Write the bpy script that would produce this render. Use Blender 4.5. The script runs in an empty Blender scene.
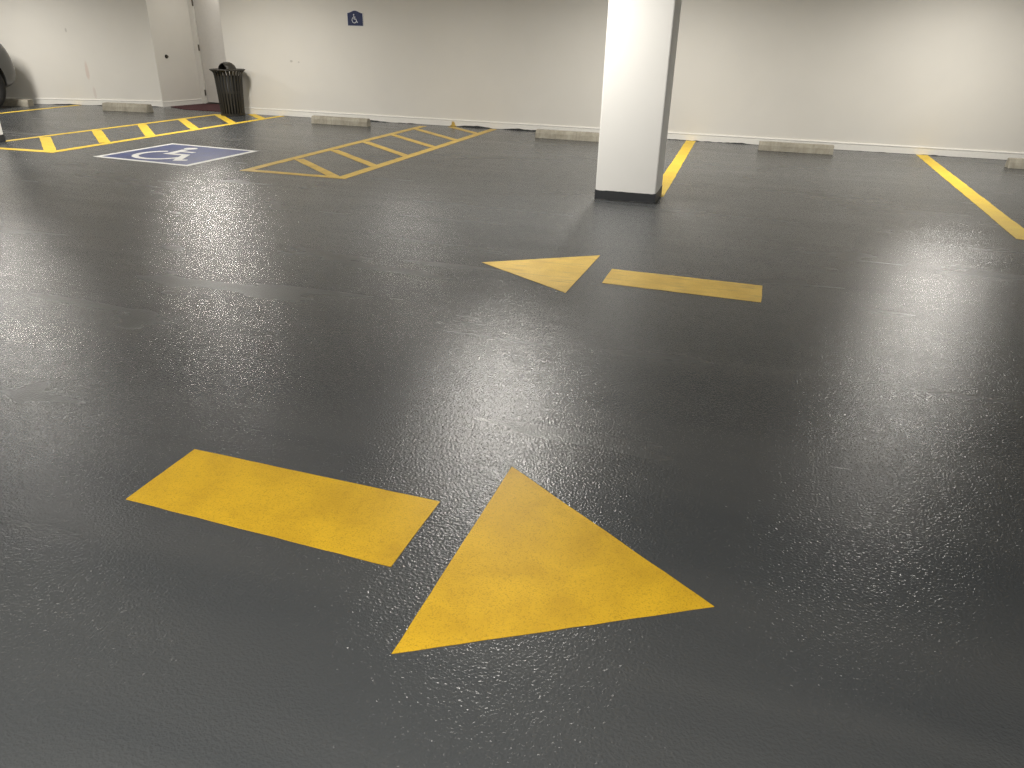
import bpy, bmesh, math, random
from mathutils import Vector, Matrix, noise
from mathutils.bvhtree import BVHTree
random.seed(7)
PI = math.pi
S = bpy.context.scene
C = S.collection

# ------------------------------------------------------------------ camera, world, exposure
CAM_H = 1.5
cam_d = bpy.data.cameras.new('camera')
cam_d.sensor_width = 36.0
cam_d.lens = 742.776 * 36.0 / 1024.0
cam_d.clip_start = 0.05
cam_d.clip_end = 100
cam = bpy.data.objects.new('camera', cam_d)
C.objects.link(cam)
_r = Vector((0.9544888, 0.2974005, 0.0224499))
_u = Vector((-0.1470019, 0.4036258, 0.9030375))
_f = Vector((-0.2595024, 0.8652394, -0.4289748))
cam.matrix_world = Matrix(((_r.x, _u.x, -_f.x, 0), (_r.y, _u.y, -_f.y, 0), (_r.z, _u.z, -_f.z, CAM_H), (0, 0, 0, 1)))
S.camera = cam
w = bpy.data.worlds.new('world'); S.world = w; w.use_nodes = True
w.node_tree.nodes['Background'].inputs[0].default_value = (0.8, 0.86, 1.0, 1)
w.node_tree.nodes['Background'].inputs[1].default_value = 0.02
S.view_settings.view_transform = 'Standard'
S.view_settings.look = 'None'
S.view_settings.gamma = 1.0
S.view_settings.use_curve_mapping = False
S.view_settings.exposure = 0.0
S.cycles.use_denoising = True
S.cycles.use_adaptive_sampling = False
S.cycles.denoising_prefilter = 'NONE'
S.cycles.sample_clamp_indirect = 0.8
S.cycles.max_bounces = 8
S.cycles.diffuse_bounces = 5

CEIL = 2.45
# x, y, length along Y, watts : unseen ceiling lights of the garage, some added as fill
LIGHTS = [(-2.0, 6.3, 98), (2.5, 10.4, 98), (-8.2, 10.1, 95), (-12.9, 9.8, 115), (-1.5, 10.2, 90), (-8.6, 6.5, 85), (-4.8, 10.2, 17),  # last in this row: weak lamp added to lift the dim mid wall
          (-0.6, -1.4, 230), (-5.0, -0.6, 225), (2.6, -2.2, 180), (-10.15, 13.12, 6)]  # three behind the camera added as fill; last one added to brighten the alcove
LIGHT_COL = (1.0, 0.955, 0.88)

# ------------------------------------------------------------------ materials
def nmat(name):
    m = bpy.data.materials.new(name); m.use_nodes = True
    nt = m.node_tree
    return m, nt, nt.nodes['Principled BSDF']
def N(nt, t, **kw):
    n = nt.nodes.new(t)
    for k, v in kw.items():
        if k in n.inputs.keys() if hasattr(n.inputs, 'keys') else False: n.inputs[k].default_value = v
        else: setattr(n, k, v)
    return n
def noise_node(nt, vec, scale, detail=3, rough=0.5, dist=0.0):
    n = nt.nodes.new('ShaderNodeTexNoise')
    n.inputs['Scale'].default_value = scale; n.inputs['Detail'].default_value = detail
    n.inputs['Roughness'].default_value = rough; n.inputs['Distortion'].default_value = dist
    nt.links.new(vec, n.inputs['Vector'])
    return n.outputs['Fac']
def maprange(nt, v, a, b, c, d, smooth=False):
    n = nt.nodes.new('ShaderNodeMapRange')
    if smooth: n.interpolation_type = 'SMOOTHSTEP'
    for i, x in zip(('From Min', 'From Max', 'To Min', 'To Max'), (a, b, c, d)): n.inputs[i].default_value = x
    nt.links.new(v, n.inputs['Value'])
    return n.outputs['Result']
def mix(nt, fac, a, b, mode='MIX'):
    n = nt.nodes.new('ShaderNodeMix'); n.data_type = 'RGBA'; n.blend_type = mode
    for s, v in ((n.inputs[0], fac), (n.inputs[6], a), (n.inputs[7], b)):
        if isinstance(v, (int, float)): s.default_value = v
        elif isinstance(v, tuple): s.default_value = (*v, 1)[:4]
        else: nt.links.new(v, s)
    return n.outputs[2]
def math_(nt, op, a, b=0.0):
    n = nt.nodes.new('ShaderNodeMath'); n.operation = op
    for s, v in ((n.inputs[0], a), (n.inputs[1], b)):
        if isinstance(v, (int, float)): s.default_value = v
        else: nt.links.new(v, s)
    return n.outputs[0]
def objvec(nt, scale=(1, 1, 1), rot=(0, 0, 0), loc=(0, 0, 0)):
    # world position, so the texture stays put on the surface
    tc = nt.nodes.new('ShaderNodeNewGeometry')
    mp = nt.nodes.new('ShaderNodeMapping')
    mp.inputs['Scale'].default_value = scale; mp.inputs['Rotation'].default_value = rot; mp.inputs['Location'].default_value = loc
    nt.links.new(tc.outputs['Position'], mp.inputs['Vector'])
    return mp.outputs['Vector']
def bump(nt, b, h, strength, dist, chain=None):
    n = nt.nodes.new('ShaderNodeBump')
    n.inputs['Strength'].default_value = strength; n.inputs['Distance'].default_value = dist
    nt.links.new(h, n.inputs['Height'])
    if chain is not None: nt.links.new(chain, n.inputs['Normal'])
    return n.outputs['Normal']

def floor_material():
    m, nt, b = nmat('grey_epoxy_floor')
    v = objvec(nt)
    fine = noise_node(nt, v, 110, 1, 0.5)
    mid = noise_node(nt, v, 28, 2, 0.5)
    streak = noise_node(nt, objvec(nt, (0.35, 2.6, 1), (0, 0, 0.05)), 1.0, 2, 0.5, 0.4)
    streak2 = noise_node(nt, objvec(nt, (0.9, 7.0, 1), (0, 0, -0.04)), 1.0, 1.5, 0.5, 0.2)
    patch = noise_node(nt, v, 0.45, 3, 0.5, 0.8)
    # faint tyre arcs
    def arc(cx, cy, r, wd, wob):
        sep = nt.nodes.new('ShaderNodeVectorMath'); sep.operation = 'DISTANCE'
        nt.links.new(v, sep.inputs[0]); sep.inputs[1].default_value = (cx, cy, 0)
        d = math_(nt, 'SUBTRACT', sep.outputs['Value'], r)
        d = math_(nt, 'ADD', d, math_(nt, 'MULTIPLY', math_(nt, 'SUBTRACT', patch, 0.5), wob))
        d = math_(nt, 'ABSOLUTE', d)
        return maprange(nt, d, 0.0, wd, 1.0, 0.0, True)
    a1 = arc(-1.6, 7.2, 2.75, 0.16, 0.9)
    a2 = arc(-9.5, 0.2, 7.0, 0.12, 0.8)
    a3 = arc(-3.5, 11.0, 3.9, 0.14, 0.9)
    arcs = math_(nt, 'ADD', a1, math_(nt, 'ADD', a2, a3))
    arcs = math_(nt, 'MULTIPLY', arcs, maprange(nt, streak, 0.35, 0.65, 0.0, 1.0))
    col = mix(nt, maprange(nt, streak, 0.3, 0.7, 0, 1), FLOOR_A, FLOOR_B)
    col = mix(nt, maprange(nt, patch, 0.35, 0.7, 0, 0.5), col, (0.070, 0.074, 0.076))
    col = mix(nt, math_(nt, 'MULTIPLY', arcs, 0.55), col, (0.055, 0.055, 0.055))
    # worn tracks only show as duller gloss
    nt.links.new(col, b.inputs['Base Color'])
    rg = maprange(nt, streak, 0.3, 0.72, 0.215, 0.275)
    rg = math_(nt, 'ADD', rg, maprange(nt, streak2, 0.35, 0.68, -0.01, 0.02))
    rg = math_(nt, 'ADD', rg, math_(nt, 'MULTIPLY', arcs, 0.025))
    nt.links.new(rg, b.inputs['Roughness'])
    b.inputs['Specular IOR Level'].default_value = 0.5
    n2 = bump(nt, b, fine, 1.0, 0.0024)
    nt.links.new(n2, b.inputs['Normal'])
    return m
FLOOR_A = (0.052, 0.057, 0.062)
FLOOR_B = (0.072, 0.075, 0.077)

def paint_material(name, col, col2, rough=0.42, wear=0.0, bs=0.35):
    m, nt, b = nmat(name)
    v = objvec(nt)
    n1 = noise_node(nt, v, 5.0, 4, 0.6, 0.3)
    n2 = noise_node(nt, v, 220, 2, 0.6)
    st = noise_node(nt, objvec(nt, (4, 28, 1)), 1.0, 3, 0.6)
    c = mix(nt, maprange(nt, n1, 0.35, 0.68, 0, 1), col, col2)
    c = mix(nt, maprange(nt, n2, 0.52, 0.70, 0, 0.6), c, tuple(x * 0.55 for x in col2))
    if wear:
        c = mix(nt, maprange(nt, st, 0.52, 0.75, 0, wear), c, (0.13, 0.125, 0.11))
    nt.links.new(c, b.inputs['Base Color'])
    b.inputs['Roughness'].default_value = rough
    b.inputs['Specular IOR Level'].default_value = 0.3
    nt.links.new(bump(nt, b, n2, bs, 0.0015), b.inputs['Normal'])
    return m

def wall_material(name, col=(0.74, 0.72, 0.67), marks=()):
    m, nt, b = nmat(name)
    v = objvec(nt)
    n1 = noise_node(nt, v, 0.9, 4, 0.55, 0.3)
    n2 = noise_node(nt, v, 70, 3, 0.55)
    n3 = noise_node(nt, v, 3.5, 3, 0.5)
    n4 = noise_node(nt, v, 9.0, 2, 0.4)
    c = mix(nt, maprange(nt, n1, 0.3, 0.7, 0, 1), col, tuple(x * 0.95 for x in col))
    for (p, rx, rz, mc, st) in marks:     # small scuffs and stains on the paint
        mp = nt.nodes.new('ShaderNodeMapping'); mp.vector_type = 'POINT'
        geo = nt.nodes.new('ShaderNodeNewGeometry')
        sub = nt.nodes.new('ShaderNodeVectorMath'); sub.operation = 'SUBTRACT'
        nt.links.new(geo.outputs['Position'], sub.inputs[0]); sub.inputs[1].default_value = p
        mp.inputs['Scale'].default_value = (1 / rx, 1 / rx, 1 / rz)
        nt.links.new(sub.outputs[0], mp.inputs['Vector'])
        ln = nt.nodes.new('ShaderNodeVectorMath'); ln.operation = 'LENGTH'
        nt.links.new(mp.outputs[0], ln.inputs[0])
        f = maprange(nt, math_(nt, 'ADD', ln.outputs['Value'], math_(nt, 'MULTIPLY', n4, 0.8)), 0.9, 1.5, st, 0.0, True)
        c = mix(nt, f, c, mc)
    nt.links.new(c, b.inputs['Base Color'])
    b.inputs['Roughness'].default_value = 0.6
    nA = bump(nt, b, n3, 0.12, 0.02)
    nt.links.new(bump(nt, b, n2, 0.12, 0.003, nA), b.inputs['Normal'])
    return m

def simple(name, col, rough=0.5, metal=0.0, bs=0.0, scale=60, var=0.15, coat=0.0):
    m, nt, b = nmat(name)
    v = objvec(nt)
    n1 = noise_node(nt, v, scale, 3, 0.6)
    c = mix(nt, maprange(nt, n1, 0.3, 0.7, 0, 1), col, tuple(x * (1 - var) for x in col))
    nt.links.new(c, b.inputs['Base Color'])
    b.inputs['Roughness'].default_value = rough; b.inputs['Metallic'].default_value = metal
    b.inputs['Coat Weight'].default_value = coat
    if bs: nt.links.new(bump(nt, b, n1, bs, 0.003), b.inputs['Normal'])
    return m

def concrete_material():
    m, nt, b = nmat('weathered_concrete')
    v = objvec(nt)
    n1 = noise_node(nt, v, 7, 5, 0.65, 0.4)
    n2 = noise_node(nt, v, 130, 3, 0.6)
    n3 = noise_node(nt, objvec(nt, (30, 4, 4)), 1, 3, 0.6)
    c = mix(nt, maprange(nt, n1, 0.3, 0.7, 0, 1), (0.40, 0.375, 0.31), (0.235, 0.215, 0.17))
    c = mix(nt, maprange(nt, n3, 0.5, 0.7, 0, 0.5), c, (0.19, 0.17, 0.14))
    c = mix(nt, maprange(nt, n2, 0.58, 0.7, 0, 0.5), c, (0.15, 0.14, 0.12))
    nt.links.new(c, b.inputs['Base Color']); b.inputs['Roughness'].default_value = 0.85
    nt.links.new(bump(nt, b, n2, 0.6, 0.004), b.inputs['Normal'])
    return m

M = {}
M['floor'] = floor_material()
M['yellow'] = paint_material('yellow_marking_paint', (0.70, 0.43, 0.018), (0.56, 0.335, 0.014), 0.45)
M['yellow_worn'] = paint_material('worn_yellow_marking_paint', (0.66, 0.46, 0.11), (0.54, 0.36, 0.08), 0.45, 0.45)
M['yellow_bright'] = paint_material('bright_yellow_marking_paint', (0.78, 0.56, 0.055), (0.72, 0.48, 0.045), 0.5, 0.1)
M['blue'] = paint_material('blue_marking_paint', (0.045, 0.065, 0.20), (0.058, 0.075, 0.165), 0.45, 0.25)
M['white_mark'] = paint_material('white_marking_paint', (0.72, 0.72, 0.70), (0.62, 0.62, 0.60), 0.5)
M['wall'] = wall_material('painted_wall', marks=[((-8.0, 12.55, 0.93), 0.03, 0.02, (0.35, 0.33, 0.30), 0.6), ((-7.85, 12.55, 0.92), 0.02, 0.015, (0.35, 0.33, 0.30), 0.5)])
M['wall_left'] = wall_material('painted_left_wall', marks=[
    ((-12.42, 12.39, 0.62), 0.04, 0.20, (0.62, 0.50, 0.44), 0.6), ((-12.36, 12.41, 0.22), 0.03, 0.12, (0.60, 0.52, 0.48), 0.5),
    ((-12.65, 12.31, 1.33), 0.02, 0.04, (0.40, 0.38, 0.35), 0.6)])
M['ceiling'] = wall_material('painted_ceiling', (0.80, 0.79, 0.76))
M['base'] = simple('baseboard_paint', (0.86, 0.845, 0.80), 0.45, bs=0.1, scale=30, var=0.06)
M['pillar'] = wall_material('pillar_paint', (0.78, 0.775, 0.75))
M['band'] = simple('charcoal_coating', (0.030, 0.032, 0.036), 0.4, bs=0.3, scale=80)
M['lip'] = simple('coating_edge', (0.030, 0.031, 0.032), 0.45, bs=0.3, scale=80)
M['concrete'] = concrete_material()
M['can'] = simple('bronze_powder_coat', (0.034, 0.031, 0.025), 0.5, 0.2, bs=0.15, scale=200)
M['liner'] = simple('black_liner', (0.006, 0.006, 0.006), 0.6)
M['carpet'] = simple('maroon_carpet', (0.062, 0.009, 0.014), 0.95, bs=0.5, scale=150, var=0.35)
M['door'] = simple('door_paint', (0.62, 0.60, 0.565), 0.5, bs=0.08, scale=20, var=0.05)
M['frame'] = simple('door_frame_paint', (0.72, 0.70, 0.66), 0.45, bs=0.05, scale=20, var=0.05)
M['hinge'] = simple('hinge_steel', (0.16, 0.14, 0.12), 0.4, 0.8)
M['dark'] = simple('dark_metal', (0.02, 0.018, 0.016), 0.4, 0.5)
M['sign_blue'] = simple('sign_blue', (0.006, 0.018, 0.085), 0.6, var=0.05)
M['sign_white'] = simple('sign_white', (0.68, 0.70, 0.74), 0.4, var=0.03)
M['car'] = simple('grey_car_paint', (0.070, 0.070, 0.068), 0.35, 0.3, coat=0.6, var=0.03)
M['tyre'] = simple('tyre_rubber', (0.006, 0.006, 0.0065), 0.75, bs=0.3, scale=120)
M['rim'] = simple('dark_alloy_rim', (0.06, 0.06, 0.062), 0.3, 0.9, var=0.05)
M['plastic'] = simple('black_trim_plastic', (0.02, 0.02, 0.021), 0.55)
M['glass'] = simple('dark_tinted_glass', (0.012, 0.014, 0.016), 0.06, coat=0.5, var=0.0)
M['lens'] = simple('headlamp_lens', (0.55, 0.56, 0.58), 0.08, coat=1.0, var=0.05)
M['red_lens'] = simple('tail_lamp_lens', (0.35, 0.01, 0.01), 0.12, coat=1.0, var=0.1)
M['housing'] = simple('light_housing', (0.75, 0.75, 0.73), 0.4, var=0.03)
def emis(name, col, st):
    m, nt, b = nmat(name)
    b.inputs['Base Color'].default_value = (0.8, 0.8, 0.8, 1)
    b.inputs['Emission Color'].default_value = (*col, 1); b.inputs['Emission Strength'].default_value = st
    return m
M['diffuser'] = emis('light_diffuser', LIGHT_COL, 3.0)
M['diffuser'].cycles.emission_sampling = 'NONE'

# ------------------------------------------------------------------ mesh helpers
def obj(name, bm, m, parent=None, smooth=False, bevel=0.0, mats=None):
    me = bpy.data.meshes.new(name)
    bmesh.ops.recalc_face_normals(bm, faces=bm.faces[:])
    bm.to_mesh(me); bm.free()
    for mm in (mats or [m]): me.materials.append(mm)
    o = bpy.data.objects.new(name, me); C.objects.link(o)
    if parent is not None: o.parent = parent
    if smooth:
        for p in me.polygons: p.use_smooth = True
    if bevel:
        b = o.modifiers.new('bevel', 'BEVEL'); b.width = bevel; b.segments = 2; b.limit_method = 'ANGLE'
    return o
def tag(o, label=None, cat=None, group=None, kind=None):
    if label: o['label'] = label
    if cat: o['category'] = cat
    if group: o['group'] = group
    if kind: o['kind'] = kind
    return o
def thing(name, label, cat, loc=(0, 0, 0), rotz=0, group=None):
    o = bpy.data.objects.new(name, None); C.objects.link(o)
    o.location = loc; o.rotation_euler = (0, 0, rotz); o.empty_display_size = 0.1
    return tag(o, label, cat, group)
def add_box(bm, x0, x1, y0, y1, z0, z1):
    v = [bm.verts.new(p) for p in ((x0, y0, z0), (x1, y0, z0), (x1, y1, z0), (x0, y1, z0), (x0, y0, z1), (x1, y0, z1), (x1, y1, z1), (x0, y1, z1))]
    for f in ((0, 3, 2, 1), (4, 5, 6, 7), (0, 1, 5, 4), (1, 2, 6, 5), (2, 3, 7, 6), (3, 0, 4, 7)): bm.faces.new([v[i] for i in f])
def add_prism(bm, pts, z0, z1):
    a = [bm.verts.new((x, y, z0)) for x, y in pts]; b = [bm.verts.new((x, y, z1)) for x, y in pts]
    n = len(pts)
    bm.faces.new(list(reversed(a))); bm.faces.new(b)
    for i in range(n): bm.faces.new((a[i], a[(i + 1) % n], b[(i + 1) % n], b[i]))
def prism_xz(bm, pts, y0, y1):
    a = [bm.verts.new((x, y0, z)) for x, z in pts]; b = [bm.verts.new((x, y1, z)) for x, z in pts]
    n = len(pts)
    bm.faces.new(a); bm.faces.new(list(reversed(b)))
    for i in range(n): bm.faces.new((a[i], b[i], b[(i + 1) % n], a[(i + 1) % n]))
def ring_strip(bm, outer, inner, z0, z1):          # closed flat border between two loops of equal length
    n = len(outer)
    L = [[bm.verts.new((x, y, z)) for x, y in loop] for loop in (outer, inner) for z in (z0, z1)]
    ob, ot, ib, it = L
    for i in range(n):
        j = (i + 1) % n
        bm.faces.new((ot[i], ot[j], it[j], it[i])); bm.faces.new((ob[i], ib[i], ib[j], ob[j]))
        bm.faces.new((ob[i], ob[j], ot[j], ot[i])); bm.faces.new((ib[i], it[i], it[j], ib[j]))
def lathe(bm, prof, seg=32, cx=0, cy=0, closed=True):
    rings = []
    for r, z in prof: rings.append([bm.verts.new((cx + r * math.cos(2 * PI * k / seg), cy + r * math.sin(2 * PI * k / seg), z)) for k in range(seg)])
    n = len(prof)
    for i in range(n if closed else n - 1):
        A, B = rings[i], rings[(i + 1) % n]
        for k in range(seg): bm.faces.new((A[k], A[(k + 1) % seg], B[(k + 1) % seg], B[k]))
    return rings
def band(p, q, wd, ragged=0.0):                   # a painted stroke from p to q
    p = Vector(p); q = Vector(q); d = (q - p).normalized(); n = Vector((-d.y, d.x)) * wd / 2
    return [tuple(p - n), tuple(q - n), tuple(q + n), tuple(p + n)]
PZ0, PZ1 = 0.0002, 0.0020
def dense(poly, step=0.12, jit=0.004):
    out = []
    for i in range(len(poly)):
        a = Vector(poly[i]); b = Vector(poly[(i + 1) % len(poly)])
        n = max(1, int((b - a).length / step))
        for k in range(n):
            p = a.lerp(b, k / n)
            if k: p += Vector((random.uniform(-jit, jit), random.uniform(-jit, jit)))
            out.append((p.x, p.y))
    return out

# ------------------------------------------------------------------ room shell
WY = 12.55
bm = bmesh.new(); add_box(bm, -19, 8.3, -8.3, 15.2, -0.2, 0); tag(obj('floor', bm, M['floor']), kind='structure')
bm = bmesh.new(); add_box(bm, -19, 8.3, -8.3, 15.2, CEIL, CEIL + 0.2); tag(obj('ceiling', bm, M['ceiling']), kind='structure')
bm = bmesh.new(); add_box(bm, -9.36, 8.3, WY, 15.2, 0, CEIL); tag(obj('wall_back', bm, M['wall']), kind='structure')
bm = bmesh.new(); add_box(bm, 8.0, 8.3, -8.3, WY, 0, CEIL); tag(obj('wall_right', bm, M['wall']), kind='structure')
bm = bmesh.new(); add_box(bm, -19, 8.0, -8.3, -8.0, 0, CEIL); tag(obj('wall_front', bm, M['wall']), kind='structure')
bm = bmesh.new(); add_box(bm, -19, -18.7, -8.0, 15.2, 0, CEIL); tag(obj('wall_far_left', bm, M['wall']), kind='structure')
LW0, LW1, LW2 = (-18.7, 10.38), (-11.13, 12.80), (-10.95, 13.72)
bm = bmesh.new(); add_prism(bm, [LW0, LW1, LW2, (-10.95, 15.2), (-18.7, 15.2)], 0, CEIL)
tag(obj('wall_left', bm, M['wall_left']), kind='structure')
# wall above the alcove door
bm = bmesh.new(); add_box(bm, -10.95, -9.36, 13.72, 15.2, 2.16, CEIL); add_box(bm, -9.86, -9.36, 13.72, 15.2, 0, 2.16)
tag(obj('wall_alcove', bm, M['wall']), kind='structure')

def baseboard(name, a, b, h=0.112, t=0.016):
    a = Vector(a); b = Vector(b); L = (b - a).length
    bm = bmesh.new()
    prof = [(0, 0), (t, 0), (t, h - 0.022), (t + 0.006, h - 0.018), (t + 0.006, h - 0.006), (t, h), (0, h)]
    A = [bm.verts.new((0, -y, z)) for y, z in prof]; B = [bm.verts.new((L, -y, z)) for y, z in prof]
    bm.faces.new(A); bm.faces.new(list(reversed(B)))
    for i in range(len(prof)): bm.faces.new((A[i], B[i], B[(i + 1) % len(prof)], A[(i + 1) % len(prof)]))
    d = b - a
    bm.transform(Matrix.Translation((a.x, a.y, 0)) @ Matrix.Rotation(math.atan2(d.y, d.x), 4, 'Z'))
    return tag(obj(name, bm, M['base']), kind='structure')
baseboard('baseboard_back', (-9.36, WY), (8.0, WY))
baseboard('baseboard_left', LW0, LW1)
baseboard('baseboard_alcove', LW1, LW2, h=0.10, t=0.010)

def coating_lip(name, a, b, y_off, amp, fn):
    # ragged edge where the floor coating was brushed a little way up the wall
    a = Vector(a); b = Vector(b); L = (b - a).length; bm = bmesh.new()
    n = int(L / 0.035)
    top = []; bot = []; topb = []; botb = []
    for i in range(n + 1):
        x = L * i / n
        h = 0.003 + amp * max(0.0, noise.noise(Vector((x * 2.1 + 3.3, 0.5, 0))) * 1.2 + 0.35 * noise.noise(Vector((x * 13, 2.5, 0))) + fn(x))
        bot.append(bm.verts.new((x, -y_off - 0.003, 0))); top.append(bm.verts.new((x, -y_off - 0.002, h)))
        botb.append(bm.verts.new((x, -y_off + 0.002, 0))); topb.append(bm.verts.new((x, -y_off + 0.002, h)))
    for i in range(n):
        bm.faces.new((bot[i], bot[i + 1], top[i + 1], top[i])); bm.faces.new((top[i], top[i + 1], topb[i + 1], topb[i]))
        bm.faces.new((topb[i], topb[i + 1], botb[i + 1], botb[i])); bm.faces.new((botb[i], botb[i + 1], bot[i + 1], bot[i]))
    for i in (0, n): bm.faces.new((bot[i], top[i], topb[i], botb[i]))
    d = b - a
    bm.transform(Matrix.Translation((a.x, a.y, 0)) @ Matrix.Rotation(math.atan2(d.y, d.x), 4, 'Z'))
    tag(obj(name, bm, M['lip']), kind='structure')
coating_lip('trim_1', (-8.3, WY), (8.0, WY), 0.017, 0.026, lambda x: 0.25 if 1.8 < x < 5.2 else 0.05)
coating_lip('trim_2', (-16.5, LW0[1] + (2.2 * (LW1[1] - LW0[1]) / (LW1[0] - LW0[0]))), LW1, 0.017, 0.016, lambda x: 0.1)

# door in the alcove
d1 = thing('door_1', None, None, (-10.84, 13.78, 0)); d1['kind'] = 'structure'
bm = bmesh.new(); add_box(bm, 0.006, 0.90, -0.02, 0.025, 0.035, 2.08); obj('door_leaf', bm, M['door'], d1, bevel=0.002)
bm = bmesh.new()
prism_xz(bm, [(-0.11, 0), (0, 0), (0, 2.09), (0.905, 2.09), (0.905, 0), (0.98, 0), (0.98, 2.16), (-0.11, 2.16)], -0.055, 0.06)
obj('door_frame', bm, M['frame'], d1, bevel=0.004)
for z in (0.22, 1.06, 1.86):
    bm = bmesh.new()
    bmesh.ops.create_cone(bm, cap_ends=True, segments=12, radius1=0.009, radius2=0.009, depth=0.115, matrix=Matrix.Translation((0.003, -0.066, z)))
    add_box(bm, -0.012, 0.018, -0.060, -0.052, z - 0.055, z + 0.055)
    obj('hinge', bm, M['hinge'], d1)
bm = bmesh.new(); add_box(bm, 0.0, 0.905, -0.07, 0.06, 0.0, 0.018); obj('threshold', bm, M['hinge'], d1)
bm = bmesh.new(); bmesh.ops.create_uvsphere(bm, u_segments=16, v_segments=10, radius=0.03, matrix=Matrix.Translation((0.83, -0.075, 0.98)))
bmesh.ops.create_cone(bm, cap_ends=True, segments=14, radius1=0.012, radius2=0.012, depth=0.06, matrix=Matrix.Translation((0.83, -0.045, 0.98)) @ Matrix.Rotation(PI / 2, 4, 'X'))
obj('door_knob', bm, M['hinge'], d1, smooth=True)

# carpet in the alcove
bm = bmesh.new()
add_prism(bm, dense([(-11.02, 12.87), (-10.50, 12.60), (-9.37, 12.60), (-9.37, 13.70), (-10.90, 13.70)], 0.1, 0.006), 0.0, 0.010)
tag(obj('entrance_carpet', bm, M['carpet']), 'dark maroon carpet on the floor in front of the alcove door', 'carpet')

# small dark lock on the alcove wall
t = thing('wall_lock', 'small dark round lock on the alcove wall left of the door', 'lock', (-11.082, 13.045, 0.905), math.atan2(0.92, 0.18))
bm = bmesh.new(); bmesh.ops.create_cone(bm, cap_ends=True, segments=20, radius1=0.036, radius2=0.030, depth=0.014, matrix=Matrix.Translation((0, -0.013, 0)) @ Matrix.Rotation(PI / 2, 4, 'X'))
obj('lock_plate', bm, M['dark'], t)
bm = bmesh.new(); bmesh.ops.create_cone(bm, cap_ends=True, segments=16, radius1=0.018, radius2=0.016, depth=0.03, matrix=Matrix.Translation((0, -0.033, 0)) @ Matrix.Rotation(PI / 2, 4, 'X'))
obj('lock_cylinder', bm, M['hinge'], t)

# ------------------------------------------------------------------ pillars
def pillar(x0, x1, y0, y1, label):
    t = thing('concrete_pillar', label, 'pillar', ((x0 + x1) / 2, (y0 + y1) / 2, 0))
    wx = (x1 - x0) / 2; wy = (y1 - y0) / 2
    bm = bmesh.new(); add_box(bm, -wx, wx, -wy, wy, 0, CEIL)
    obj('shaft', bm, M['pillar'], t, bevel=0.012)
    # dark coating brushed up the foot, with a wavy upper edge
    bm = bmesh.new(); e = 0.0035
    loop = []
    for (ax, ay, bx, by) in ((-wx, -wy, wx, -wy), (wx, -wy, wx, wy), (wx, wy, -wx, wy), (-wx, wy, -wx, -wy)):
        for k in range(16):
            u = k / 16; loop.append((ax + (bx - ax) * u, ay + (by - ay) * u))
    n = len(loop); rows = []
    for s, z0 in ((1, None), (0, None)):
        pass
    ob = []; ot = []; it = []
    for i, (x, y) in enumerate(loop):
        h = 0.094 + 0.006 * noise.noise(Vector((x * 9 + x0, y * 9, 1))) + (0.004 if i % 16 == 0 else 0) + 0.003 * noise.noise(Vector((x * 40, y * 40, 4)))
        ex = x * (1 + e / wx); ey = y * (1 + e / wy)
        zb = 0.006 + 0.004 * noise.noise(Vector((x * 12, y * 12, 7)))
        ob.append(bm.verts.new((ex, ey, zb))); ot.append(bm.verts.new((ex, ey, h))); it.append(bm.verts.new((x * 0.99, y * 0.99, h)))
    for i in range(n):
        j = (i + 1) % n
        bm.faces.new((ob[i], ob[j], ot[j], ot[i])); bm.faces.new((ot[i], ot[j], it[j], it[i]))
    o = obj('base_band', bm, M['band'], t); o['label'] = 'charcoal painted band around the foot'
    return t
pillar(-1.412, -0.815, 7.425, 7.95, 'square white pillar with charcoal foot standing in mid floor near the arrows')
pillar(-10.19, -9.592, 7.425, 7.95, 'white pillar cut by the left picture edge near the hatched aisle')

# ------------------------------------------------------------------ floor markings
def poly_obj(name, poly, m, parent=None, z0=PZ0, z1=PZ1, step=0.12, jit=0.003):
    bm = bmesh.new(); add_prism(bm, dense(poly, step, jit), z0, z1)
    return obj(name, bm, m, parent)
def sc(l, k=1.5): return [(x * k, y * k) for x, y in l]
t = thing('direction_arrow', 'large yellow painted arrow pointing right in the foreground', 'arrow', (0, 0, 0))
poly_obj('arrow_shaft', sc([(-1.263, 1.356), (-0.572, 1.344), (-0.578, 1.095), (-1.261, 1.115)]), M['yellow'], t, jit=0.0012, step=0.06)
poly_obj('arrow_head', sc([(-0.459, 1.548), (0.064, 1.189), (-0.474, 0.881)]), M['yellow'], t, jit=0.0012, step=0.06)
t = thing('direction_arrow', 'smaller-looking yellow painted arrow pointing left before the pillar', 'arrow', (0, 0, 0))
poly_obj('arrow_head', sc([(-1.142, 3.258), (-0.636, 3.593), (-0.659, 2.956)]), M['yellow_worn'], t, jit=0.002)
poly_obj('arrow_shaft', sc([(-0.537, 3.382), (0.142, 3.371), (0.138, 3.131), (-0.54, 3.151)]), M['yellow_worn'], t, jit=0.002)

def stall_line(poly, label, m):
    o = poly_obj('stall_line', poly, m, jit=0.004); return tag(o, label, 'parking line')
stall_line([(-0.985, 12.53), (-0.835, 12.53), (-0.775, 7.83), (-0.806, 7.83), (-0.808, 7.956), (-0.92, 7.98)], 'yellow parking line running from the back wall to the middle pillar', M['yellow_bright'])
stall_line([(2.33, 12.53), (2.485, 12.53), (2.45, 7.60), (2.36, 7.22), (2.275, 7.24)], 'yellow parking line at the far right, leaving the back wall', M['yellow_bright'])
stall_line([(-12.74, 12.26), (-12.64, 12.30), (-12.50, 8.2), (-12.60, 8.2)], 'thin pale yellow parking line beside the parked car', M['yellow_bright'])

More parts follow.
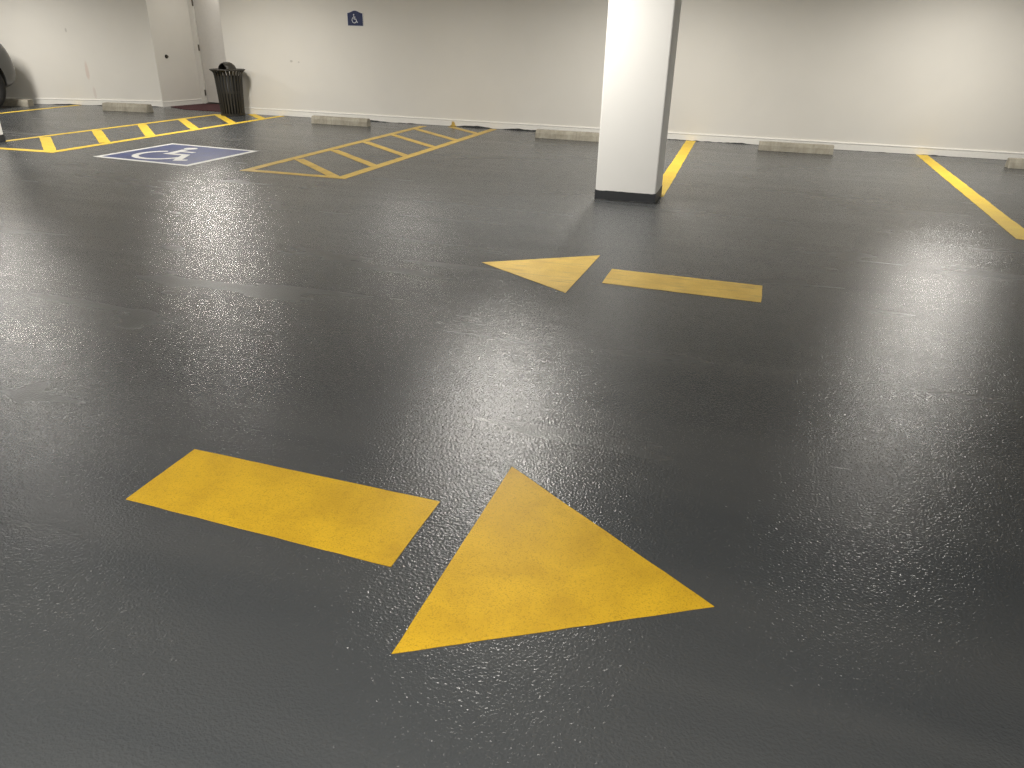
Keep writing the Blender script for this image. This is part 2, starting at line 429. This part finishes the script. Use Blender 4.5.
# right hatched aisle
t = thing('hatched_aisle', 'worn yellow hatched access aisle right of the blue symbol', 'hatched marking', (0, 0, 0))
RX0, RX1, RYB, RYT = -5.50, -4.18, 7.36, 12.52
poly_obj('border_line', [(RX0, 7.36), (RX0 + 0.11, 7.47), (-5.33, 12.33), (-5.45, 12.30)], M['yellow_worn'], t)
poly_obj('border_line', [(RX1 - 0.12, 7.48), (RX1, 7.38), (-4.12, 12.50), (-4.24, 12.50)], M['yellow_worn'], t)
poly_obj('end_line', [(RX0, 7.36), (RX1, 7.38), (RX1 - 0.12, 7.48), (RX0 + 0.11, 7.47)], M['yellow_worn'], t)
for a, b in (((-5.34, 8.34), (-4.30, 7.42)), ((-5.34, 9.20), (-4.27, 8.28)), ((-5.35, 10.12), (-4.26, 9.16)), ((-5.35, 11.03), (-4.26, 10.07)), ((-5.35, 11.90), (-4.25, 10.90)), ((-4.95, 12.46), (-4.24, 11.80))):
    poly_obj('diagonal_stripe', band(a, b, 0.115), M['yellow_worn'], t, z1=PZ1 + 0.0005)
bm = bmesh.new()
prism_xz(bm, [(-4.99, 0.003), (-4.86, 0.003), (-4.89, 0.018), (-4.90, 0.05), (-4.915, 0.085), (-4.93, 0.06), (-4.945, 0.09), (-4.955, 0.03)], WY - 0.0262, WY - 0.0155)
o = obj('paint_smear', bm, M['yellow_worn'], t); o['label'] = 'yellow paint run up the baseboard'
# left hatched aisle
t = thing('hatched_aisle', 'bright yellow hatched access aisle between left pillar and trash can', 'hatched marking', (0, 0, 0))
poly_obj('border_line', [(-9.70, 7.956), (-9.605, 7.956), (-9.36, 12.16), (-9.47, 12.18)], M['yellow_bright'], t)
poly_obj('border_line', [(-8.42, 7.60), (-8.30, 7.48), (-8.22, 12.50), (-8.33, 12.52)], M['yellow_bright'], t)
poly_obj('end_line', [(-9.585, 7.40), (-8.30, 7.48), (-8.42, 7.60), (-9.585, 7.50)], M['yellow_bright'], t)
for a, b in (((-9.53, 8.52), (-8.44, 7.58)), ((-9.50, 9.42), (-8.42, 8.45)), ((-9.46, 10.32), (-8.38, 9.27)), ((-9.42, 11.22), (-8.34, 10.20)), ((-9.40, 12.16), (-8.32, 11.12)), ((-8.92, 12.50), (-8.32, 11.96))):
    poly_obj('diagonal_stripe', band(a, b, 0.14), M['yellow_bright'], t, z1=PZ1 + 0.0005)

# accessible parking symbol
def arc_pts(cx, cy, r, a0, a1, n=24): return [(cx + r * math.cos(math.radians(a0 + (a1 - a0) * k / n)), cy + r * math.sin(math.radians(a0 + (a1 - a0) * k / n))) for k in range(n + 1)]
def stroke(pts, wd):
    # thick poly-line outline
    L = []; R_ = []
    for i, p in enumerate(pts):
        p = Vector(p)
        d = (Vector(pts[min(i + 1, len(pts) - 1)]) - Vector(pts[max(i - 1, 0)])).normalized()
        n = Vector((-d.y, d.x)) * wd / 2
        L.append(tuple(p + n)); R_.append(tuple(p - n))
    return L + R_[::-1]
def symbol_polys():
    # unit wheelchair figure about 1 high, facing +x, head up (+y)
    P = []
    P.append(stroke(arc_pts(-0.07, -0.17, 0.30, 118, 348, 26), 0.075))                        # wheel
    P.append([(-0.155, 0.28), (-0.06, 0.28), (-0.035, -0.02), (-0.125, -0.02)])               # trunk
    P.append([(-0.125, -0.02), (-0.13, -0.10), (0.19, -0.10), (0.19, -0.02)])                 # seat
    P.append([(-0.07, 0.17), (0.13, 0.17), (0.13, 0.105), (-0.06, 0.105)])                    # arm
    P.append([(0.19, -0.02), (0.115, -0.06), (0.265, -0.40), (0.34, -0.36)])                  # shin
    P.append([(0.265, -0.40), (0.30, -0.47), (0.43, -0.41), (0.405, -0.34), (0.33, -0.37)])   # foot
    P.append(arc_pts(-0.11, 0.385, 0.080, 0, 337.5, 15))                                      # head
    return P
t = thing('accessible_symbol', 'blue painted square with white wheelchair symbol on the floor', 'floor symbol', (0, 0, 0))
sq = [(-7.65, 7.45), (-7.60, 8.79), (-6.17, 8.70), (-6.20, 7.35)]
cx = sum(p[0] for p in sq) / 4; cy = sum(p[1] for p in sq) / 4
inn = [(cx + (x - cx) * 0.90, cy + (y - cy) * 0.90) for x, y in sq]
bm = bmesh.new(); add_prism(bm, inn, PZ0, PZ1); o = obj('blue_field', bm, M['blue'], t)
bm = bmesh.new(); ring_strip(bm, sq, inn, PZ0, PZ1); o = obj('white_border', bm, M['white_mark'], t)
bm = bmesh.new()
for k, pl in enumerate(symbol_polys()):
    add_prism(bm, [(-6.93 + 1.08 * x, 8.08 + 1.03 * y) for x, y in pl], PZ1 - 0.0005, PZ1 + 0.0012 + 0.00012 * k)
o = obj('wheelchair_figure', bm, M['white_mark'], t)

# wall sign
t = thing('accessible_sign', 'small blue wheelchair sign with peaked top on the back wall', 'sign', (-6.683, WY, 1.64))
prof = [(-0.148, -0.122), (0.148, -0.122), (0.148, 0.078)] + [(0.148 - 0.296 * k / 12, 0.078 + 0.040 * (math.sin(PI * k / 12) ** 2)) for k in range(1, 12)] + [(-0.148, 0.078)]
bm = bmesh.new(); prism_xz(bm, prof, -0.008, 0.0); obj('backing_plate', bm, M['sign_white'], t)
bm = bmesh.new(); prism_xz(bm, [(x * 0.95, z * 0.95) for x, z in prof], -0.0105, -0.008); obj('blue_face', bm, M['sign_blue'], t)
bm = bmesh.new()
for k, pl in enumerate(symbol_polys()): prism_xz(bm, [(-0.008 + 0.135 * x, -0.006 + 0.145 * z) for x, z in pl], -0.0125 - 0.00008 * k, -0.0105)
obj('wheelchair_figure', bm, M['sign_white'], t)

# ------------------------------------------------------------------ concrete wheel stops
def wheel_stop(p, q, label, depth=0.15, h=0.125):
    p = Vector(p); q = Vector(q); d = q - p; L = d.length
    t = Matrix.Translation((p.x, p.y, 0)) @ Matrix.Rotation(math.atan2(d.y, d.x), 4, 'Z')
    bm = bmesh.new()
    prof = [(0, 0), (0.012, h * 0.62), (0.035, h), (depth - 0.035, h), (depth - 0.012, h * 0.62), (depth, 0)]
    xs = [0, 0.015] + [L * k / 18 for k in range(1, 18)] + [L - 0.015, L]
    rings = []
    for i, x in enumerate(xs):
        k = 0.90 if i in (0, len(xs) - 1) else 1.0
        ring = []
        for (y, z) in prof:
            j = 0.0025
            yy = depth / 2 + (y - depth / 2) * k + j * noise.noise(Vector((x * 7 + p.x, y * 30, z * 20)))
            zz = z * (0.97 if k < 1 else 1) + (j * noise.noise(Vector((x * 9, y * 20 + p.x, z * 20 + 5))) if z > 0 else 0)
            ring.append(bm.verts.new((x, yy, zz)))
        rings.append(ring)
    n = len(prof)
    for A, B in zip(rings, rings[1:]):
        for i in range(n): bm.faces.new((A[i], B[i], B[(i + 1) % n], A[(i + 1) % n]))
    bm.faces.new(rings[0]); bm.faces.new(list(reversed(rings[-1])))
    bm.transform(Matrix.Rotation(math.atan2(d.y, d.x), 4, 'Z'))
    o = obj('wheel_stop', bm, M['concrete'], bevel=0.004)
    o.location = (p.x, p.y, 0)
    return tag(o, label, 'wheel stop')
wheel_stop((0.115, 11.885), (1.145, 11.905), 'concrete wheel stop between the two yellow lines right of the pillar')
wheel_stop((3.31, 11.66), (4.25, 11.72), 'concrete wheel stop cut by the right picture edge')
wheel_stop((-3.235, 11.70), (-2.10, 11.70), 'concrete wheel stop partly hidden behind the middle pillar')
wheel_stop((-7.215, 11.74), (-6.16, 11.745), 'concrete wheel stop at the back wall between the two hatched aisles')
wheel_stop((-11.57, 11.70), (-10.64, 11.79), 'pale concrete wheel stop by the left wall near the alcove', depth=0.2, h=0.135)
wheel_stop((-14.40, 11.24), (-13.16, 11.56), 'shaded concrete wheel stop in front of the parked car', depth=0.2, h=0.125)

# ------------------------------------------------------------------ trash can
t = thing('trash_can', 'dark bronze slatted trash can with domed lid against the wall', 'trash can', (-9.09, 12.19, 0.0030))
NS = 26
def slat(ang):
    bm = bmesh.new()
    prof = [(0.200, 0.03), (0.204, 0.12), (0.211, 0.28), (0.221, 0.48), (0.231, 0.64), (0.238, 0.70), (0.252, 0.735), (0.282, 0.755)]
    prev = None
    hw0, hw1, th = 0.0125, 0.0155, 0.006
    for i, (r, z) in enumerate(prof):
        hw = hw0 + (hw1 - hw0) * i / (len(prof) - 1)
        ring = [bm.verts.new(p) for p in ((r, -hw, z), (r + th, -hw, z - 0.001 * i), (r + th, hw, z - 0.001 * i), (r, hw, z))]
        if prev:
            for k in range(4): bm.faces.new((prev[k], prev[(k + 1) % 4], ring[(k + 1) % 4], ring[k]))
        else: bm.faces.new(ring)
        prev = ring
    bm.faces.new(list(reversed(prev)))
    bm.transform(Matrix.Rotation(ang, 4, 'Z'))
    return bm
s0 = obj('slat', slat(0), M['can'], t)
for k in range(1, NS):
    c = s0.copy(); C.objects.link(c); c.parent = t; c.rotation_euler = (0, 0, 2 * PI * k / NS)
bm = bmesh.new(); lathe(bm, [(0.210, 0.0), (0.214, 0.035), (0.197, 0.035), (0.05, 0.02), (0.05, 0.0)], 40); obj('base_ring', bm, M['can'], t, smooth=False)
bm = bmesh.new(); lathe(bm, [(0.2155, 0.38), (0.217, 0.415), (0.209, 0.415), (0.207, 0.38)], 40); obj('middle_band', bm, M['can'], t)
bm = bmesh.new(); lathe(bm, [(0.180, 0.036), (0.210, 0.66), (0.204, 0.66), (0.174, 0.042), (0.02, 0.042), (0.02, 0.036)], 36); obj('inner_liner', bm, M['liner'], t, smooth=True)
bm = bmesh.new(); lathe(bm, [(0.278, 0.750), (0.300, 0.757), (0.306, 0.766), (0.300, 0.774), (0.278, 0.770), (0.250, 0.756), (0.250, 0.748)], 48); obj('rim_ring', bm, M['can'], t, smooth=True)
# domed lid with an opening towards the viewer's left
bm = bmesh.new(); seg = 48; rows = []
R0, HZ = 0.150, 0.118
prof = [(0.252, 0.757), (0.175, 0.768), (0.155, 0.776)] + [(R0 * math.cos(a), 0.776 + HZ * math.sin(a)) for a in [PI / 2 * k / 9 for k in range(1, 9)]]
for r, z in prof: rows.append([bm.verts.new((r * math.cos(2 * PI * k / seg), r * math.sin(2 * PI * k / seg), z)) for k in range(seg)])
top = bm.verts.new((0, 0, 0.776 + HZ))
oc = math.radians(258)
for i in range(len(rows) - 1):
    for k in range(seg):
        a = 2 * PI * (k + 0.5) / seg; da = abs((a - oc + PI) % (2 * PI) - PI)
        if 2 <= i <= 6 and da < math.radians([0, 0, 42, 40, 36, 29, 18][i]): continue
        bm.faces.new((rows[i][k], rows[i][(k + 1) % seg], rows[i + 1][(k + 1) % seg], rows[i + 1][k]))
for k in range(seg): bm.faces.new((rows[-1][k], rows[-1][(k + 1) % seg], top))
o = obj('domed_lid', bm, M['can'], t, smooth=True)
so = o.modifiers.new('solid', 'SOLIDIFY'); so.thickness = 0.004; so.offset = -1

# ------------------------------------------------------------------ parked car (nose towards the wall)
car = thing('car', 'grey car at the left edge, only its dark wheel and fender showing', 'car', (-13.91, 9.37, 0), math.radians(8))
HW = 0.93
st = [  # y, z_low, z_belt, z_top, half width, half width at top
    (-2.30, 0.50, 0.90, 1.10, 0.72, 0.60), (-2.24, 0.34, 1.00, 1.30, 0.86, 0.66), (-2.05, 0.28, 1.10, 1.62, 0.91, 0.67),
    (-1.70, 0.26, 1.14, 1.78, 0.93, 0.67), (-0.9, 0.25, 1.13, 1.84, 0.94, 0.67), (-0.1, 0.25, 1.12, 1.84, 0.94, 0.67),
    (0.40, 0.25, 1.14, 1.76, 0.94, 0.67), (0.80, 0.25, 1.15, 1.52, 0.94, 0.71), (1.08, 0.25, 1.17, 1.34, 0.94, 0.77),
    (1.6, 0.26, 1.16, 1.30, 0.94, 0.80), (1.95, 0.29, 1.10, 1.25, 0.93, 0.78), (2.15, 0.36, 0.93, 1.10, 0.90, 0.74), (2.27, 0.46, 0.66, 0.86, 0.80, 0.64)]
bm = bmesh.new(); rings = []
for (y, zl, zb, zt, hw, ht) in st:
    half = [(0.0, zl), (hw * 0.86, zl), (hw * 0.985, zl + 0.10), (hw, (zl + zb) / 2), (hw * 0.975, zb), (ht, zt - 0.03), (ht * 0.7, zt), (0.0, zt + 0.015)]
    pts = half + [(-x, z) for x, z in reversed(half[1:-1])]
    rings.append([bm.verts.new((x, y, z)) for x, z in pts])
n = len(rings[0])
for A, B in zip(rings, rings[1:]):
    for i in range(n): bm.faces.new((A[i], A[(i + 1) % n], B[(i + 1) % n], B[i]))
bm.faces.new(rings[0]); bm.faces.new(list(reversed(rings[-1])))
tmp = obj('tmp_body', bm, M['car'])
ss = tmp.modifiers.new('s', 'SUBSURF'); ss.levels = 2; ss.render_levels = 2
cutters = []
WZ, WR = 0.39, 0.39
WH = [(1.40, 1), (1.40, -1), (-1.35, 1), (-1.35, -1)]
for (yy, sgn) in WH:
    b2 = bmesh.new(); bmesh.ops.create_cone(b2, cap_ends=True, segments=40, radius1=0.455, radius2=0.455, depth=0.5, matrix=Matrix.Translation((sgn * 0.88, yy, WZ + 0.02)) @ Matrix.Rotation(PI / 2, 4, 'Y'))
    c = obj('tmp_cut', b2, M['plastic']); cutters.append(c)
    bo = tmp.modifiers.new('b', 'BOOLEAN'); bo.operation = 'DIFFERENCE'; bo.object = c; bo.solver = 'EXACT'
bpy.context.view_layer.update()
dg = bpy.context.evaluated_depsgraph_get()
me = bpy.data.meshes.new_from_object(tmp.evaluated_get(dg)); me.name = 'car_body'
me.materials.clear(); me.materials.append(M['car'])
for p in me.polygons: p.use_smooth = True; p.material_index = 0
body = bpy.data.objects.new('car_body', me); C.objects.link(body); body.parent = car
try:
    me.set_sharp_from_angle(angle=math.radians(40))
except Exception: pass
bvh = BVHTree.FromPolygons([v.co.copy() for v in me.vertices], [list(p.vertices) for p in me.polygons])
for o in [tmp] + cutters: bpy.data.objects.remove(o, do_unlink=True)
def patch(name, m, origin_fn, direction, nu, nv, off=0.004, th=0.012, parent=None, label=None):
    d = Vector(direction).normalized(); bm = bmesh.new(); g = []; gi = []
    for j in range(nv + 1):
        row = []; ri = []
        for i in range(nu + 1):
            o_ = Vector(origin_fn(i / nu, j / nv))
            hit = bvh.ray_cast(o_, d)
            p = hit[0] if hit[0] is not None else o_ + d * 1.0
            row.append(bm.verts.new(p - d * off)); ri.append(bm.verts.new(p + d * th))
        g.append(row); gi.append(ri)
    for j in range(nv):
        for i in range(nu):
            bm.faces.new((g[j][i], g[j][i + 1], g[j + 1][i + 1], g[j + 1][i]))
            bm.faces.new((gi[j][i], gi[j + 1][i], gi[j + 1][i + 1], gi[j][i + 1]))
    for j in range(nv):
        bm.faces.new((g[j][0], g[j + 1][0], gi[j + 1][0], gi[j][0])); bm.faces.new((g[j][nu], gi[j][nu], gi[j + 1][nu], g[j + 1][nu]))
    for i in range(nu):
        bm.faces.new((g[0][i], gi[0][i], gi[0][i + 1], g[0][i + 1])); bm.faces.new((g[nv][i], g[nv][i + 1], gi[nv][i + 1], gi[nv][i]))
    return obj(name, bm, m, parent or car, smooth=True)
for sgn in (1, -1):
    def side(y0, y1, y0t, y1t, z0=1.21, z1=1.68):
        return lambda u, v: (sgn * 2.0, (y0 + (y1 - y0) * u) * (1 - v) + (y0t + (y1t - y0t) * u) * v, z0 + (z1 - z0) * v)
    patch('side_window', M['glass'], side(-0.22, 0.80, -0.20, 0.36), (-sgn, 0, 0), 12, 6)
    patch('side_window', M['glass'], side(-1.20, -0.30, -1.15, -0.28), (-sgn, 0, 0), 10, 6)
    patch('side_window', M['glass'], side(-1.85, -1.28, -1.65, -1.23, 1.19, 1.62), (-sgn, 0, 0), 8, 6)
    patch('headlight', M['lens'], lambda u, v: (sgn * (0.50 + 0.30 * u), 3.0, 0.80 + 0.10 * v + 0.04 * u), (0, -1, 0), 8, 4)
    patch('tail_light', M['red_lens'], lambda u, v: (sgn * (0.62 + 0.20 * u), -3.0, 0.95 + 0.20 * v), (0, 1, 0), 6, 6)
    patch('sill_trim', M['plastic'], lambda u, v: (sgn * 2.0, -0.90 + 1.84 * u, 0.31 + 0.10 * v), (-sgn, 0, 0), 14, 3, off=0.008)
    for yy in (0.25, -0.75): patch('door_handle', M['car'], lambda u, v: (sgn * 2.0, yy - 0.13 + 0.18 * u, 1.00 + 0.03 * v), (-sgn, 0, 0), 4, 2, off=0.03)
    bm = bmesh.new(); bmesh.ops.create_uvsphere(bm, u_segments=16, v_segments=10, radius=1, matrix=Matrix.Translation((sgn * 1.06, 0.74, 1.25)) @ Matrix.Diagonal((0.12, 0.07, 0.085, 1)))
    add_box(bm, min(sgn * 0.88, sgn * 1.0), max(sgn * 0.88, sgn * 1.0), 0.71, 0.76, 1.16, 1.20)
    obj('wing_mirror', bm, M['car'], car, smooth=True)
patch('windscreen', M['glass'], lambda u, v: (-0.62 + 1.24 * u, 0.99 - 0.50 * v, 2.5), (0, 0, -1), 12, 8, off=0.006)
patch('rear_window', M['glass'], lambda u, v: (-0.52 + 1.04 * u, -3.0, 1.30 + 0.30 * v), (0, 1, 0), 10, 6, off=0.006)
patch('grille', M['plastic'], lambda u, v: (-0.42 + 0.84 * u, 3.0, 0.58 + 0.16 * v), (0, -1, 0), 12, 4)
patch('number_plate', M['sign_white'], lambda u, v: (-0.15 + 0.30 * u, -3.0, 0.62 + 0.15 * v), (0, 1, 0), 4, 2, off=0.012)
def make_wheel(yy, sgn, src=None):
    if src:
        wv = src.copy(); C.objects.link(wv); wv.parent = car; wv.location = (sgn * 0.83, yy, WZ); wv.rotation_euler = (0, 0, 0 if sgn > 0 else PI)
        for ch in list(src.children):
            c = ch.copy(); C.objects.link(c); c.parent = wv
        return wv
    bm = bmesh.new()
    lathe(bm, [(0.235, -0.10), (0.35, -0.112), (0.38, -0.095), (WR, -0.06), (WR, 0.06), (0.38, 0.095), (0.35, 0.112), (0.235, 0.10)], 48)
    bm.transform(Matrix.Rotation(PI / 2, 4, 'Y'))
    wv = obj('wheel', bm, M['tyre'], car, smooth=True); wv.location = (sgn * 0.83, yy, WZ)
    bm = bmesh.new(); lathe(bm, [(0.240, -0.09), (0.240, 0.095), (0.225, 0.098), (0.215, 0.05), (0.215, -0.09)], 40)
    for k in range(5):
        b2 = bmesh.new(); add_box(b2, 0.03, 0.222, -0.028, 0.028, 0.045, 0.078); b2.transform(Matrix.Rotation(2 * PI * k / 5, 4, 'Z'))
        tmpm = bpy.data.meshes.new('x'); b2.to_mesh(tmpm); b2.free(); bm.from_mesh(tmpm); bpy.data.meshes.remove(tmpm)
    bmesh.ops.create_cone(bm, cap_ends=True, segments=24, radius1=0.06, radius2=0.05, depth=0.06, matrix=Matrix.Translation((0, 0, 0.06)))
    bm.transform(Matrix.Rotation(PI / 2, 4, 'Y'))
    obj('rim', bm, M['rim'], wv)
    return wv
w0 = make_wheel(*WH[0])
for yy, sgn in WH[1:]: make_wheel(yy, sgn, w0)

# ------------------------------------------------------------------ ceiling lights (unseen, some added as fill)
def ceiling_light(x, y, watts):
    t = thing('ceiling_light', 'unseen white fluorescent ceiling light above the parking floor', 'light', (x, y, CEIL), 0, 'ceiling lights of the garage')
    if y > 12: t.scale = (0.8, 0.8, 1)
    bm = bmesh.new(); prism_xz(bm, [(-0.15, 0), (-0.15, -0.035), (-0.13, -0.06), (0.13, -0.06), (0.15, -0.035), (0.15, 0)], -0.62, 0.62)
    obj('housing', bm, M['housing'], t)
    bm = bmesh.new(); add_box(bm, -0.12, 0.12, -0.59, 0.59, -0.066, -0.0601)
    obj('diffuser', bm, M['diffuser'], t)
    l = bpy.data.lights.new('tube_light', 'AREA'); l.shape = 'RECTANGLE'; l.size = 0.24; l.size_y = 1.18; l.energy = watts; l.color = LIGHT_COL
    lo = bpy.data.objects.new('tube_light', l); C.objects.link(lo); lo.parent = t; lo.location = (0, 0, -0.075)
for x, y, wt in LIGHTS: ceiling_light(x, y, wt)
